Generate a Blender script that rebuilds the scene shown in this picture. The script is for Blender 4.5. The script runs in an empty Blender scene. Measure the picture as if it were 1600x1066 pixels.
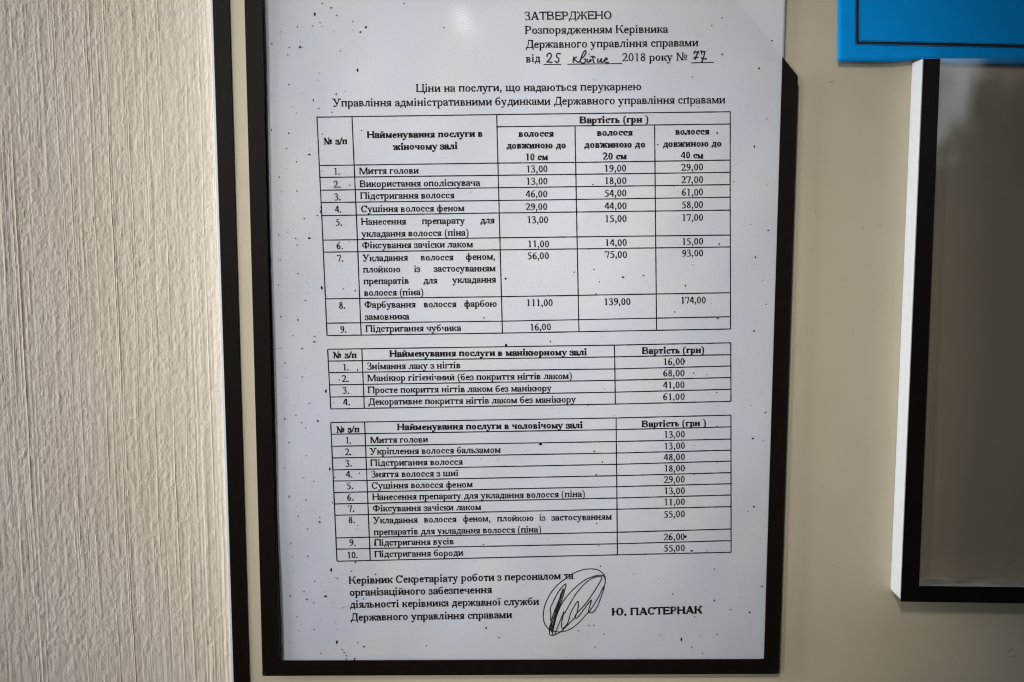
import bpy, math, random
import numpy as np

# ------------------------------------------------------------------ camera, world, lamps
scene = bpy.context.scene
C = scene.collection
F_PX = 35.0 / 36.0 * 1600.0            # focal length in pixels of the 1600 px wide photograph
PITCH = math.radians(6.6)              # the camera looks slightly down at the board
CAM = np.array([0.0, -0.417, 0.0])

cam_data = bpy.data.cameras.new('camera')
cam_data.lens = 35.0
cam_data.sensor_width = 36.0
cam_data.clip_start = 0.01
cam_data.clip_end = 50.0
cam_data.dof.use_dof = True
cam_data.dof.focus_distance = 0.418
cam_data.dof.aperture_fstop = 9.0
cam = bpy.data.objects.new('camera', cam_data)
C.objects.link(cam)
cam.location = CAM
cam.rotation_euler = (math.pi / 2 - PITCH, 0, 0)
scene.camera = cam

world = bpy.data.worlds.new('World')
scene.world = world
world.use_nodes = True
bg = world.node_tree.nodes['Background']
bg.inputs[0].default_value = (0.80, 0.88, 1.0, 1)
bg.inputs[1].default_value = 0.004


def area_lamp(name, loc, aim, sx, sy, power, color, spread=180.0):
    d = bpy.data.lights.new(name, 'AREA')
    d.shape = 'RECTANGLE'
    d.size, d.size_y = sx, sy
    d.energy = power
    d.color = color
    d.spread = math.radians(spread)
    o = bpy.data.objects.new(name, d)
    C.objects.link(o)
    o.location = loc
    v = np.array(aim, float) - np.array(loc, float)
    import mathutils
    o.rotation_euler = mathutils.Vector(v).to_track_quat('-Z', 'Y').to_euler()
    return o


def spot_lamp(name, loc, aim, half_deg, blend, sx, sy, power, color, radius):
    import mathutils
    d = bpy.data.lights.new(name, 'SPOT')
    d.spot_size = math.radians(2 * half_deg)
    d.spot_blend = blend
    d.energy = power
    d.color = color
    d.shadow_soft_size = radius
    o = bpy.data.objects.new(name, d)
    C.objects.link(o)
    o.location = loc
    o.rotation_euler = mathutils.Vector(np.array(aim, float) - np.array(loc, float)).to_track_quat('-Z', 'Y').to_euler()
    o.scale = (sx, sy, 1)
    return o


# daylight from a window to the left (a clear patch of sky and the softer window round it), and an added frontal fill spot standing in for ambient light
spot_lamp('window_beam', (-1.00, -1.30, 0.30), (-0.05, 0.0, -0.055), 4.5, 0.5, 1.0, 2.1, 68.0, (1.0, 0.98, 0.95), 0.11)
spot_lamp('fill_spot', (-0.42, -1.20, 0.85), (0.034, 0.0, -0.012), 4.8, 0.6, 1.0, 1.5, 97.0, (1.0, 0.97, 0.92), 0.12)  # added fill, its cone shaped to lift the middle and fade rightwards
area_lamp('window_light', (-0.85, -0.20, 0.12), (-0.30, 0.0, -0.03), 0.40, 0.90, 2.25, (0.93, 0.965, 1.0), 90.0)
area_lamp('glare_light', (-0.125, -2.2, 0.505), (0, 0, 0.05), 0.030, 0.052, 0.07, (0.9, 0.95, 1.0))  # small light added only to mirror as a glare spot in the front plate
area_lamp('far_window_light', (1.02, -2.25, 0.36), (0.15, 0, 0.04), 0.22, 0.30, 1.6, (0.80, 0.90, 1.0))

scene.view_settings.view_transform = 'Standard'
scene.view_settings.look = 'None'
scene.view_settings.exposure = 0.0
scene.view_settings.gamma = 1.0
scene.view_settings.use_curve_mapping = False
scene.cycles.use_denoising = True
scene.cycles.pixel_filter_type = 'BLACKMAN_HARRIS'
scene.cycles.filter_width = 1.15
scene.cycles.sample_clamp_indirect = 2.0
scene.cycles.max_bounces = 8
scene.cycles.transparent_max_bounces = 16

# ------------------------------------------------------------------ measuring helper
FWD = np.array([0, math.cos(PITCH), -math.sin(PITCH)])
UP = np.array([0, math.sin(PITCH), math.cos(PITCH)])
RIGHT = np.array([1.0, 0, 0])


def at(u, v, y=0.0):
    """Where a point measured in the photograph lies on the upright plane at depth y (metres)."""
    u = np.asarray(u, float); v = np.asarray(v, float)
    d = FWD + np.multiply.outer((u - 800.0) / F_PX, RIGHT) - np.multiply.outer((v - 533.0) / F_PX, UP)
    t = (y - CAM[1]) / d[..., 1]
    return CAM + d * t[..., None]


# ------------------------------------------------------------------ materials
def new_mat(name):
    m = bpy.data.materials.new(name)
    m.use_nodes = True
    nt = m.node_tree
    return m, nt, nt.nodes['Principled BSDF']


def noise_node(nt, scale, detail=4.0, rough=0.6, stretch=None):
    tc = nt.nodes.new('ShaderNodeTexCoord')
    n = nt.nodes.new('ShaderNodeTexNoise')
    n.inputs['Scale'].default_value = scale
    n.inputs['Detail'].default_value = detail
    n.inputs['Roughness'].default_value = rough
    if stretch:
        mp = nt.nodes.new('ShaderNodeMapping')
        mp.inputs['Scale'].default_value = stretch
        nt.links.new(tc.outputs['Object'], mp.inputs['Vector'])
        nt.links.new(mp.outputs['Vector'], n.inputs['Vector'])
    else:
        nt.links.new(tc.outputs['Object'], n.inputs['Vector'])
    return n


def ramp(nt, src, stops):
    r = nt.nodes.new('ShaderNodeValToRGB')
    e = r.color_ramp.elements
    e[0].position, e[0].color = stops[0][0], (*stops[0][1], 1)
    e[1].position, e[1].color = stops[1][0], (*stops[1][1], 1)
    for p, c in stops[2:]:
        k = e.new(p); k.color = (*c, 1)
    nt.links.new(src, r.inputs['Fac'])
    return r


def mottled(name, c0, c1, scale, rough=0.6, bump=0.0, bump_scale=900.0, spec=0.5, stretch=None, dist=0.0004):
    m, nt, b = new_mat(name)
    n = noise_node(nt, scale, 5, 0.6, stretch)
    r = ramp(nt, n.outputs['Fac'], [(0.3, c0), (0.7, c1)])
    nt.links.new(r.outputs['Color'], b.inputs['Base Color'])
    b.inputs['Roughness'].default_value = rough
    b.inputs['Specular IOR Level'].default_value = spec
    if bump:
        n2 = noise_node(nt, bump_scale, 4, 0.65)
        bp = nt.nodes.new('ShaderNodeBump')
        bp.inputs['Strength'].default_value = bump
        bp.inputs['Distance'].default_value = dist
        nt.links.new(n2.outputs['Fac'], bp.inputs['Height'])
        nt.links.new(bp.outputs['Normal'], b.inputs['Normal'])
    return m


M_WALL = mottled('textured_wall_paint', (0.74, 0.645, 0.525), (0.80, 0.715, 0.60), 60, 0.8, 0.55, 1300, 0.25, (1, 1, 0.25))
M_BOARD = mottled('beige_board_film', (0.515, 0.452, 0.335), (0.548, 0.485, 0.365), 35, 0.45, 0.06, 2500, 0.35, None, 0.0002)
M_PVC = mottled('white_board_edge', (0.70, 0.70, 0.71), (0.78, 0.78, 0.79), 220, 0.6, 0.1)
M_TRIM = mottled('dark_brown_film', (0.0065, 0.0040, 0.0032), (0.0088, 0.0056, 0.0044), 300, 0.36, 0.02, 3000, 0.12)
M_SPACER = mottled('grey_brown_foam', (0.10, 0.085, 0.065), (0.14, 0.12, 0.095), 500, 0.8, 0.3)
M_FOAM = mottled('white_foam', (0.86, 0.88, 0.91), (0.91, 0.93, 0.95), 300, 0.6, 0.1, 900)
M_FOAM_DUSTY = mottled('dusty_white_foam', (0.42, 0.41, 0.40), (0.88, 0.87, 0.86), 260, 0.8, 0.4, 900, 0.3, (0.4, 1, 1.6))
M_INK = mottled('black_toner', (0.006, 0.007, 0.011), (0.011, 0.012, 0.018), 400, 0.6, 0.0, 1, 0.1)
M_PEN = mottled('black_pen_ink', (0.007, 0.009, 0.016), (0.014, 0.017, 0.026), 300, 0.5, 0.0, 1, 0.3)
M_CARD = mottled('blue_card', (0.001, 0.30, 0.80), (0.001, 0.325, 0.86), 90, 0.7, 0.15, 1800, 0.08, None, 0.0002)
M_CARD_INK = mottled('dark_card_print', (0.004, 0.006, 0.018), (0.006, 0.012, 0.03), 900, 0.5, 0.0, 1, 0.4)

# office paper: faint bluish and neutral mottling, fine fibres
M_PAPER, nt, b = new_mat('office_paper')
n = noise_node(nt, 28, 3, 0.5)
r = ramp(nt, n.outputs['Fac'], [(0.35, (0.572, 0.596, 0.664)), (0.65, (0.606, 0.616, 0.652))])
n3 = noise_node(nt, 1500, 3, 0.7)
r3 = ramp(nt, n3.outputs['Fac'], [(0.3, (0.93, 0.93, 0.935)), (0.7, (1, 1, 1))])
mx = nt.nodes.new('ShaderNodeMix'); mx.data_type = 'RGBA'; mx.blend_type = 'MULTIPLY'
mx.inputs['Factor'].default_value = 1.0
nt.links.new(r.outputs['Color'], mx.inputs[6]); nt.links.new(r3.outputs['Color'], mx.inputs[7])
nt.links.new(mx.outputs[2], b.inputs['Base Color'])
b.inputs['Roughness'].default_value = 0.75
b.inputs['Specular IOR Level'].default_value = 0.25
bp = nt.nodes.new('ShaderNodeBump'); bp.inputs['Strength'].default_value = 0.12; bp.inputs['Distance'].default_value = 0.0002
nt.links.new(n3.outputs['Fac'], bp.inputs['Height']); nt.links.new(bp.outputs['Normal'], b.inputs['Normal'])


def acrylic(name, tint, rough, wave, detail=2.0):
    m, nt, b = new_mat(name)
    nt.nodes.remove(b)
    out = nt.nodes['Material Output']
    tr = nt.nodes.new('ShaderNodeBsdfTransparent'); tr.inputs[0].default_value = (*tint, 1)
    gl = nt.nodes.new('ShaderNodeBsdfGlossy'); gl.inputs['Roughness'].default_value = rough
    fr = nt.nodes.new('ShaderNodeFresnel'); fr.inputs[0].default_value = 1.45
    ms = nt.nodes.new('ShaderNodeMixShader')
    nn = noise_node(nt, 26, detail, 0.5)
    bp = nt.nodes.new('ShaderNodeBump'); bp.inputs['Strength'].default_value = wave; bp.inputs['Distance'].default_value = 0.002
    nt.links.new(nn.outputs['Fac'], bp.inputs['Height'])
    nt.links.new(bp.outputs['Normal'], gl.inputs['Normal'])
    geo = nt.nodes.new('ShaderNodeNewGeometry')
    inv = nt.nodes.new('ShaderNodeMath'); inv.operation = 'SUBTRACT'; inv.inputs[0].default_value = 1.0
    nt.links.new(geo.outputs['Backfacing'], inv.inputs[1])
    mu = nt.nodes.new('ShaderNodeMath'); mu.operation = 'MULTIPLY'
    nt.links.new(fr.outputs[0], mu.inputs[0]); nt.links.new(inv.outputs[0], mu.inputs[1])
    nt.links.new(mu.outputs[0], ms.inputs[0])
    nt.links.new(tr.outputs[0], ms.inputs[1]); nt.links.new(gl.outputs[0], ms.inputs[2])
    nt.links.new(ms.outputs[0], out.inputs['Surface'])
    return m


M_PLATE = acrylic('clear_acrylic', (0.985, 0.986, 0.988), 0.07, 0.12, 0.0)
M_PLATE2 = acrylic('scuffed_clear_acrylic', (0.855, 0.85, 0.845), 0.12, 0.45)


# ------------------------------------------------------------------ mesh helpers
def obj(name, verts, faces, mat, parent=None, smooth=False):
    me = bpy.data.meshes.new(name)
    me.from_pydata([tuple(map(float, v)) for v in verts], [], [tuple(map(int, f)) for f in faces])
    me.materials.append(mat)
    if smooth:
        me.polygons.foreach_set('use_smooth', [True] * len(me.polygons))
    me.update()
    o = bpy.data.objects.new(name, me)
    C.objects.link(o)
    if parent is not None:
        o.parent = parent
    return o


def tag(o, label, cat, group=None):
    o['label'] = label; o['category'] = cat
    if group:
        o['group'] = group
    return o


def empty(name, loc=(0, 0, 0)):
    o = bpy.data.objects.new(name, None)
    o.empty_display_size = 0.01
    C.objects.link(o)
    o.location = loc
    return o


def slab(name, pts, y0, y1, mat, parent=None, bevel=0.0):
    """A flat outline (list of (x, z) in metres, counter-clockwise seen from the camera) given thickness from y0 (front) to y1 (back)."""
    n = len(pts)
    v = [(x, y0, z) for x, z in pts] + [(x, y1, z) for x, z in pts]
    f = [tuple(range(n)), tuple(range(2 * n - 1, n - 1, -1))]
    for i in range(n):
        j = (i + 1) % n
        f.append((i, i + n, j + n, j))
    o = obj(name, v, f, mat, parent)
    if bevel:
        md = o.modifiers.new('bevel', 'BEVEL'); md.width = bevel; md.segments = 2; md.limit_method = 'ANGLE'
    return o


def px(pts, y):
    return [(p[0], p[2]) for p in (at(u, v, y) for u, v in pts)]


def catmull(P, n=8):
    P = np.asarray(P, float)
    if len(P) < 3:
        return P
    Q = np.vstack([2 * P[0] - P[1], P, 2 * P[-1] - P[-2]])
    out = []
    for i in range(1, len(Q) - 2):
        p0, p1, p2, p3 = Q[i - 1], Q[i], Q[i + 1], Q[i + 2]
        for k in range(n):
            t = k / n
            out.append(0.5 * (2 * p1 + (p2 - p0) * t + (2 * p0 - 5 * p1 + 4 * p2 - p3) * t * t + (3 * p1 - p0 - 3 * p2 + p3) * t ** 3))
    out.append(Q[-2])
    return np.array(out)


def ribbon(P, W):
    """Quads of a band along the polyline P with widths W (same units)."""
    P = np.asarray(P, float)[:, :2]; W = np.asarray(W, float)
    T = np.gradient(P, axis=0)
    L = np.hypot(T[:, 0], T[:, 1]); L[L == 0] = 1
    N = np.stack([-T[:, 1] / L, T[:, 0] / L], 1) * (W / 2)[:, None]
    A, B = P + N, P - N
    return [np.array([A[i], B[i], B[i + 1], A[i + 1]]) for i in range(len(P) - 1)]


# ------------------------------------------------------------------ a serif Cyrillic lettering, drawn stroke by stroke (units of one em)
XH, CAP, DESC = 0.452, 0.662, -0.212


class Pen:
    def __init__(s, bold):
        s.q = []
        s.st = (0.142, 0.192, 0.124)[int(bold)]
        s.th = (0.094, 0.104, 0.080)[int(bold)]
        s.se = 0.038
        s.k = 1.10 if int(bold) == 1 else 1.0

    def rect(s, x0, y0, x1, y1):
        s.q.append(np.array([(x0, y0), (x1, y0), (x1, y1), (x0, y1)], float))

    def stem(s, x, y0, y1, top='lr', bot='lr', w=None):
        w = s.st if w is None else w
        s.rect(x - w / 2, y0, x + w / 2, y1)
        h = s.th * 0.66
        for y, side, up in ((y0, bot, 1), (y1, top, -1)):
            if not side:
                continue
            a = x - w / 2 - (s.se if 'l' in side else 0)
            b = x + w / 2 + (s.se if 'r' in side else 0)
            s.rect(a, min(y, y + up * h), b, max(y, y + up * h))
            # small bracket
            if 'l' in side:
                s.q.append(np.array([(x - w / 2, y + up * h), (x - w / 2 - s.se * .5, y + up * h), (x - w / 2, y + up * (h + .03))]))
            if 'r' in side:
                s.q.append(np.array([(x + w / 2, y + up * h), (x + w / 2 + s.se * .5, y + up * h), (x + w / 2, y + up * (h + .03))]))

    def bar(s, x0, x1, y):
        s.rect(x0, y - s.th * .62, x1, y + s.th * .62)

    def diag(s, x0, y0, x1, y1, w):
        s.q.append(np.array([(x0 - w / 2, y0), (x0 + w / 2, y0), (x1 + w / 2, y1), (x1 - w / 2, y1)], float))

    def curve(s, pts, n=5):
        """pts: (x, y, w) with w in stem widths; smooth band."""
        P = catmull(np.array(pts, float), n)
        s.q += ribbon(P[:, :2], np.maximum(P[:, 2] * s.st, s.th * .9))

    def arc(s, x0, x1, y0, y1, a0=0, a1=360, wmax=1.0, n=22):
        rx = (x1 - x0) / 2 - s.st * wmax / 2; ry = (y1 - y0) / 2 - s.th / 2
        cx, cy = (x0 + x1) / 2, (y0 + y1) / 2
        t = np.radians(np.linspace(a0, a1, max(6, int(n * abs(a1 - a0) / 360))))
        P = np.stack([cx + rx * np.cos(t), cy + ry * np.sin(t)], 1)
        W = s.th + (s.st * wmax - s.th) * np.abs(np.cos(t)) ** 1.4
        s.q += ribbon(P, W)

    def dot(s, x, y, r):
        t = np.linspace(0, 2 * math.pi, 9)[:-1]
        s.q.append(np.stack([x + r * np.cos(t), y + r * np.sin(t)], 1))


def glyph(ch, bold):
    p = Pen(bold)
    st, th, k = p.st, p.th, p.k
    lo = lambda x: x * k
    br = st * .62
    if ch in 'нпиційшщцтгклмчьюяврджзфхубоаесє' or ch in 'ї':
        pass
    w = {'а': .444, 'б': .50, 'в': .472, 'г': .40, 'д': .51, 'е': .444, 'є': .43, 'ж': .69, 'з': .395, 'и': .535, 'і': .278, 'ї': .285,
         'й': .535, 'к': .487, 'л': .50, 'м': .633, 'н': .535, 'о': .50, 'п': .535, 'р': .50, 'с': .444, 'т': .437, 'у': .50, 'ф': .65,
         'х': .50, 'ц': .535, 'ч': .50, 'ш': .77, 'щ': .77, 'ь': .456, 'ю': .74, 'я': .47,
         'А': .722, 'В': .667, 'Д': .69, 'Е': .611, 'Ж': .90, 'З': .50, 'К': .667, 'М': .889, 'Н': .722, 'О': .722, 'П': .722, 'Р': .556,
         'С': .667, 'Т': .611, 'У': .708, 'Ф': .79, 'Ц': .722, 'Ю': 1.03, '(': .333, ')': .333, '/': .30, '№': .97, '.': .25, ',': .25,
         ' ': .25}.get(ch, .5) * k
    S = (.135 if int(bold) == 1 else .112)          # centre of the left stem
    R = w - S                              # centre of the right stem
    if ch in 'нпийцшщ':
        p.stem(S, 0, XH); p.stem(R, 0, XH)
        if ch == 'н':
            p.bar(S, R, .235)
        if ch == 'п':
            p.bar(S, R, XH - th / 2)
        if ch in 'ий':
            p.diag(S + st * .2, .06, R - st * .2, XH - .06, th * 1.5)
        if ch == 'й':
            p.curve([(w / 2 - .12, .64, .6), (w / 2 - .07, .555, .6), (w / 2, .535, .55), (w / 2 + .07, .555, .6), (w / 2 + .12, .64, .6)], 3)
        if ch in 'шщ':
            p.stem(w / 2, 0, XH)
        if ch in 'цшщ':
            p.bar(S, R, th / 2)
        if ch in 'цщ':
            p.rect(R + st * .2, -.14, R + st * .2 + th * 1.3, th)
            p.rect(R, 0, R + st * .2 + th * 1.3, th)
    elif ch in 'ії':
        x = w / 2
        p.stem(x, 0, XH, 'l', 'lr')
        if ch == 'і':
            p.dot(x, .605, st * .62)
        else:
            p.dot(x - .085, .595, st * .52); p.dot(x + .085, .595, st * .52)
    elif ch == 'о':
        p.arc(.03, w - .03, -.012, XH + .01)
    elif ch == 'а':
        x = .335 * k
        p.rect(x - st / 2, .07, x + st / 2, .35)
        p.curve([(.075 * k, .325, 1.1), (.10 * k, .395, .8), (.20 * k, XH - th * .3, .5), (.30 * k, .41, .8), (x, .33, 1)])
        p.dot(.085 * k, .335, st * .55)
        p.curve([(x, .275, .4), (.22 * k, .235, .6), (.10 * k, .165, 1.0), (.085 * k, .085, 1.05), (.15 * k, .03, .85), (.24 * k, .045, .5), (x, .105, .4)])
        p.curve([(x, .10, 1), (x + .03, .025, .75), (w - .01, .045, .4)])
    elif ch in 'сеє':
        x1 = w - .02
        p.arc(.03, x1 + st * .25, -.012, XH + .01, 38 if ch != 'е' else 5, 322 if ch == 'є' else 325, 1.0)
        if ch == 'с':
            p.dot(w - .085, .345, st * .62)
        if ch == 'е':
            p.bar(.06, w - .045, .265)
        if ch == 'є':
            p.bar(.06, w - .11, .225); p.dot(w - .085, .335, st * .55)
    elif ch in 'вь':
        p.stem(S, 0, XH)
        if ch == 'в':
            p.bar(S, w * .62, XH - th / 2); p.bar(S, w * .62, .235); p.bar(S, w * .62, th / 2)
            p.arc(w * .28, w - .065, .222, XH, -88, 88, .95); p.arc(w * .28, w - .025, 0, .25, -88, 88, 1.0)
        else:
            p.bar(S, w * .62, .26); p.bar(S, w * .62, th / 2); p.arc(w * .28, w - .025, 0, .283, -88, 88, 1.0)
    elif ch == 'г':
        p.stem(S, 0, XH); p.bar(S, w - .03, XH - th / 2); p.diag(w - .055, XH - .12, w - .04, XH, th * 1.1)
    elif ch == 'т':
        p.stem(w / 2, 0, XH, ''); p.bar(.02, w - .02, XH - th / 2)
        p.diag(.035, XH - .125, .05, XH, th * 1.15); p.diag(w - .035, XH - .125, w - .05, XH, th * 1.15)
    elif ch == 'р':
        p.stem(S, DESC, XH, 'l'); p.arc(w * .16, w - .02, -.012, XH + .01, -128, 128)
    elif ch == 'б':
        p.arc(.03, w - .03, -.012, .425)
        p.curve([(.075, .20, 1.0), (.075, .38, .85), (.13, .53, .7), (.26, .59, .75), (.38, .61, .8), (.425, .69, .45)], 4)
    elif ch == 'у':
        p.diag(.10, XH, .265 * k, .02, st * 1.05); p.curve([(w - .10, XH, .45), (.27 * k, .02, .45), (.20 * k, -.13, .5), (.12, -.185, .6), (.06, -.165, .8)], 4)
        p.dot(.075, -.155, st * .55)
        p.bar(.0, .20 * k, XH - th / 2); p.bar(w - .19, w - .01, XH - th / 2)
    elif ch == 'х':
        p.diag(.10, XH, w - .10, 0, st * 1.1); p.diag(w - .11, XH, .10, 0, th * 1.2)
        for a in (.01, w - .20):
            p.rect(a, XH - th, a + .19, XH); p.rect(a, 0, a + .19, th)
    elif ch == 'к':
        p.stem(S, 0, XH)
        p.curve([(S + st * .4, .225, .5), (.27 * k, .25, .5), (.335 * k, .37, .6), (.40 * k, .42, .8)], 4); p.dot(w - .07, .40, st * .55)
        p.curve([(.22 * k, .245, .6), (.31 * k, .20, 1.0), (.385 * k, .06, 1.0), (.44 * k, .02, .6)], 4); p.bar(w - .10, w, th / 2)
    elif ch in 'лд':
        b = 0 if ch == 'л' else .045
        p.stem(R, b, XH, 'r', 'lr' if ch == 'л' else '')
        p.bar(.15 * k, R, XH - th / 2)
        p.curve([(.20 * k, XH - .02, .5), (.185 * k, .25, .5), (.145 * k, .09, .65), (.07, .035 + b * .4, .8)], 4)
        if ch == 'л':
            p.dot(.065, .055, st * .58)
        else:
            p.rect(.02, 0, w - .01, th * 1.1)
            p.rect(.02, -.135, .02 + th * 1.2, th); p.rect(w - .01 - th * 1.2, -.135, w - .01, th)
    elif ch == 'м':
        p.stem(R, 0, XH); p.stem(S * .9, 0, XH, '', 'lr', th * 1.25); p.rect(.02, XH - th, S + .03, XH)
        p.diag(S + .01, XH, w / 2, .02, st * .95); p.diag(R - st * .2, XH, w / 2, .02, th * 1.1)
    elif ch == 'ж':
        c = w / 2
        p.stem(c, 0, XH)
        for sg in (-1, 1):
            p.curve([(c + sg * st * .3, .225, .5), (c + sg * .12 * k, .26, .5), (c + sg * .19 * k, .385, .6), (c + sg * .255 * k, .42, .7)], 4)
            p.dot(c + sg * (w / 2 - .065), .40, st * .52)
            p.curve([(c + sg * .08 * k, .24, .6), (c + sg * .17 * k, .19, .9), (c + sg * .25 * k, .05, .9), (c + sg * .32 * k, .02, .5)], 4)
    elif ch == 'з':
        p.curve([(.055, .345, .9), (.09, .42, .6), (.18, XH - th * .2, .5), (.29 * k, .40, .85), (.28 * k, .29, .8), (.16, .24, .4)], 5)
        p.curve([(.16, .245, .4), (.29 * k, .22, .8), (.325 * k, .12, 1.0), (.25 * k, .02, .7), (.14, .01, .5), (.045, .09, .8)], 5)
        p.dot(.065, .345, st * .5); p.dot(.06, .09, st * .55)
    elif ch == 'ф':
        p.stem(w / 2, DESC, .675, 'l', 'lr'); p.arc(.025, w / 2 + .04, -.012, XH + .01, 20, 340, .95); p.arc(w / 2 - .04, w - .025, -.012, XH + .01, -160, 160, .95)
    elif ch == 'ч':
        p.stem(R, 0, XH); p.rect(.02, XH - th, S + .10, XH)
        p.curve([(S, XH, 1), (S, .30, 1), (S + .05, .22, .7), (S + .14, .20, .5), (R, .25, .4)], 4)
    elif ch == 'ю':
        p.stem(S, 0, XH); p.bar(S, S + .16, .235); p.arc(w - .45 * k, w - .025, -.012, XH + .01)
    elif ch == 'я':
        p.stem(R, 0, XH, 'r'); p.bar(.17, R, XH - th / 2); p.bar(.17, R, .205)
        p.arc(.035, w * .72, .182, XH, 92, 268, .95); p.curve([(.25 * k, .21, .8), (.16 * k, .07, .95), (.07, .02, .6), (.0, .025, .4)], 4)
    # ---- capitals
    elif ch == 'А':
        p.diag(.36 * k, CAP + .01, w - .12, 0, st * 1.2); p.diag(.35 * k, CAP, .12, 0, th * 1.25); p.bar(.20 * k, .53 * k, .225)
        p.rect(.0, 0, .22, th); p.rect(w - .26, 0, w, th)
    elif ch in 'НПЦ':
        p.stem(S, 0, CAP); p.stem(R, 0, CAP)
        if ch == 'Н':
            p.bar(S, R, .335)
        elif ch == 'П':
            p.bar(S, R, CAP - th / 2)
        else:
            p.bar(S, R + st, th / 2); p.rect(R + st * .4, -.16, R + st * .4 + th * 1.4, th)
    elif ch == 'В':
        p.stem(S, 0, CAP, 'l', 'l'); p.bar(S, w * .6, CAP - th / 2); p.bar(S, w * .6, .345); p.bar(S, w * .6, th / 2)
        p.arc(w * .3, w - .075, .33, CAP, -88, 88); p.arc(w * .3, w - .03, 0, .37, -88, 88, 1.08)
    elif ch == 'Р':
        p.stem(S, 0, CAP, 'l'); p.bar(S, w * .6, CAP - th / 2); p.bar(S, w * .6, .305); p.arc(w * .3, w - .02, .28, CAP, -88, 88, 1.05)
    elif ch == 'Е':
        p.stem(S, 0, CAP, 'l', 'l'); p.bar(S, w - .05, CAP - th / 2); p.bar(S, w - .02, th / 2); p.bar(S, w - .17, .345)
        p.diag(w - .05, CAP - .15, w - .065, CAP, th); p.diag(w - .02, .16, w - .05, 0, th); p.rect(w - .185, .26, w - .185 + th, .43)
    elif ch == 'Т':
        p.stem(w / 2, 0, CAP, ''); p.bar(.02, w - .02, CAP - th / 2); p.diag(.03, CAP - .16, .05, CAP, th * 1.1); p.diag(w - .03, CAP - .16, w - .05, CAP, th * 1.1)
    elif ch in 'ОС':
        if ch == 'О':
            p.arc(.035, w - .035, -.012, CAP + .012, 0, 360, 1.1, 28)
        else:
            p.arc(.03, w + .02, -.012, CAP + .012, 38, 325, 1.1, 28); p.diag(w - .06, .44, w - .055, CAP, th * 1.3)
    elif ch == 'З':
        p.curve([(.05, .50, .7), (.10, .62, .6), (.22 * k, CAP, .5), (.37 * k, .60, .9), (.38 * k, .46, .9), (.29 * k, .37, .6), (.16, .35, .4)], 5)
        p.curve([(.16, .355, .4), (.33 * k, .33, .8), (.425 * k, .20, 1.05), (.36 * k, .05, .85), (.20 * k, 0.005, .5), (.04, .10, .7)], 5)
    elif ch == 'К':
        p.stem(S, 0, CAP)
        p.curve([(S, .335, .5), (.36 * k, .37, .5), (.46 * k, .55, .6), (.54 * k, .625, .8)], 4); p.dot(w - .105, .61, st * .55)
        p.curve([(.30 * k, .355, .7), (.42 * k, .29, 1.05), (.54 * k, .08, 1.05), (.61 * k, .02, .6)], 4); p.bar(w - .13, w, th / 2)
    elif ch == 'М':
        p.stem(R, 0, CAP); p.stem(S * .92, 0, CAP, '', 'lr', th * 1.25); p.rect(.02, CAP - th, S + .03, CAP)
        p.diag(S + .03, CAP, w / 2, .0, st * 1.05); p.diag(R - st * .2, CAP, w / 2, .0, th * 1.2)
    elif ch == 'У':
        p.diag(.13, CAP, .37 * k, .20, st * 1.15); p.curve([(w - .13, CAP, .5), (.38 * k, .20, .5), (.28 * k, .04, .6), (.18, .0, .7), (.12, .04, .8)], 4)
        p.dot(.12, .05, st * .55); p.bar(.0, .27, CAP - th / 2); p.bar(w - .24, w, CAP - th / 2)
    elif ch == 'Д':
        p.stem(R, .04, CAP, 'r', ''); p.bar(.22 * k, R, CAP - th / 2)
        p.curve([(.26 * k, CAP - .02, .5), (.25 * k, .38, .5), (.19 * k, .12, .55), (.12 * k, .03, .6)], 4)
        p.rect(.02, 0, w - .01, th); p.rect(.02, -.155, .02 + th * 1.2, th); p.rect(w - .01 - th * 1.2, -.155, w - .01, th)
    elif ch == 'Ж':
        c = w / 2
        p.stem(c, 0, CAP)
        for sg in (-1, 1):
            p.curve([(c + sg * st * .3, .34, .5), (c + sg * .16 * k, .38, .5), (c + sg * .25 * k, .56, .6), (c + sg * .34 * k, .625, .7)], 4)
            p.dot(c + sg * (w / 2 - .09), .605, st * .52)
            p.curve([(c + sg * .11 * k, .355, .6), (c + sg * .23 * k, .29, .95), (c + sg * .34 * k, .07, .95), (c + sg * .43 * k, .02, .5)], 4)
    elif ch == 'Ф':
        p.stem(w / 2, 0, CAP); p.arc(.03, w / 2 + .07, .10, .57, 15, 345, 1.0); p.arc(w / 2 - .07, w - .03, .10, .57, -165, 165, 1.0)
    elif ch == 'Ю':
        p.stem(S, 0, CAP); p.bar(S, S + .24, .345); p.arc(w - .66 * k, w - .035, -.012, CAP + .012, 0, 360, 1.1, 28)
    # ---- figures and signs
    elif ch == '0':
        p.arc(.035, w - .035, -.012, CAP + .012, 0, 360, .92, 24)
    elif ch == '1':
        p.stem(w * .53, 0, CAP, '', 'lr', st * .95); p.diag(.12 * k, .575, w * .52, CAP, th * 1.6); p.q.append(np.array([(.12 * k, .59), (.12 * k, .55), (w * .5, .61), (w * .5, CAP)]))
    elif ch == '2':
        p.curve([(.05, .48, .5), (.10, .60, .7), (.22 * k, .645, .65), (.36 * k, .58, .9), (.375 * k, .45, 1.0), (.29 * k, .27, .8), (.16 * k, .13, .6), (.05, .03, .5)], 5)
        p.rect(.03, 0, w - .05, .075); p.diag(w - .05, 0, w - .03, .14, th)
    elif ch == '3':
        p.curve([(.055, .50, .5), (.11, .61, .6), (.22 * k, .65, .6), (.345 * k, .58, .9), (.34 * k, .46, .8), (.25 * k, .37, .5), (.16 * k, .34, .4)], 5)
        p.curve([(.18 * k, .35, .4), (.33 * k, .32, .8), (.40 * k, .20, 1.05), (.33 * k, .06, .8), (.18 * k, .01, .6), (.05, .06, .8)], 5)
    elif ch == '4':
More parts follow.
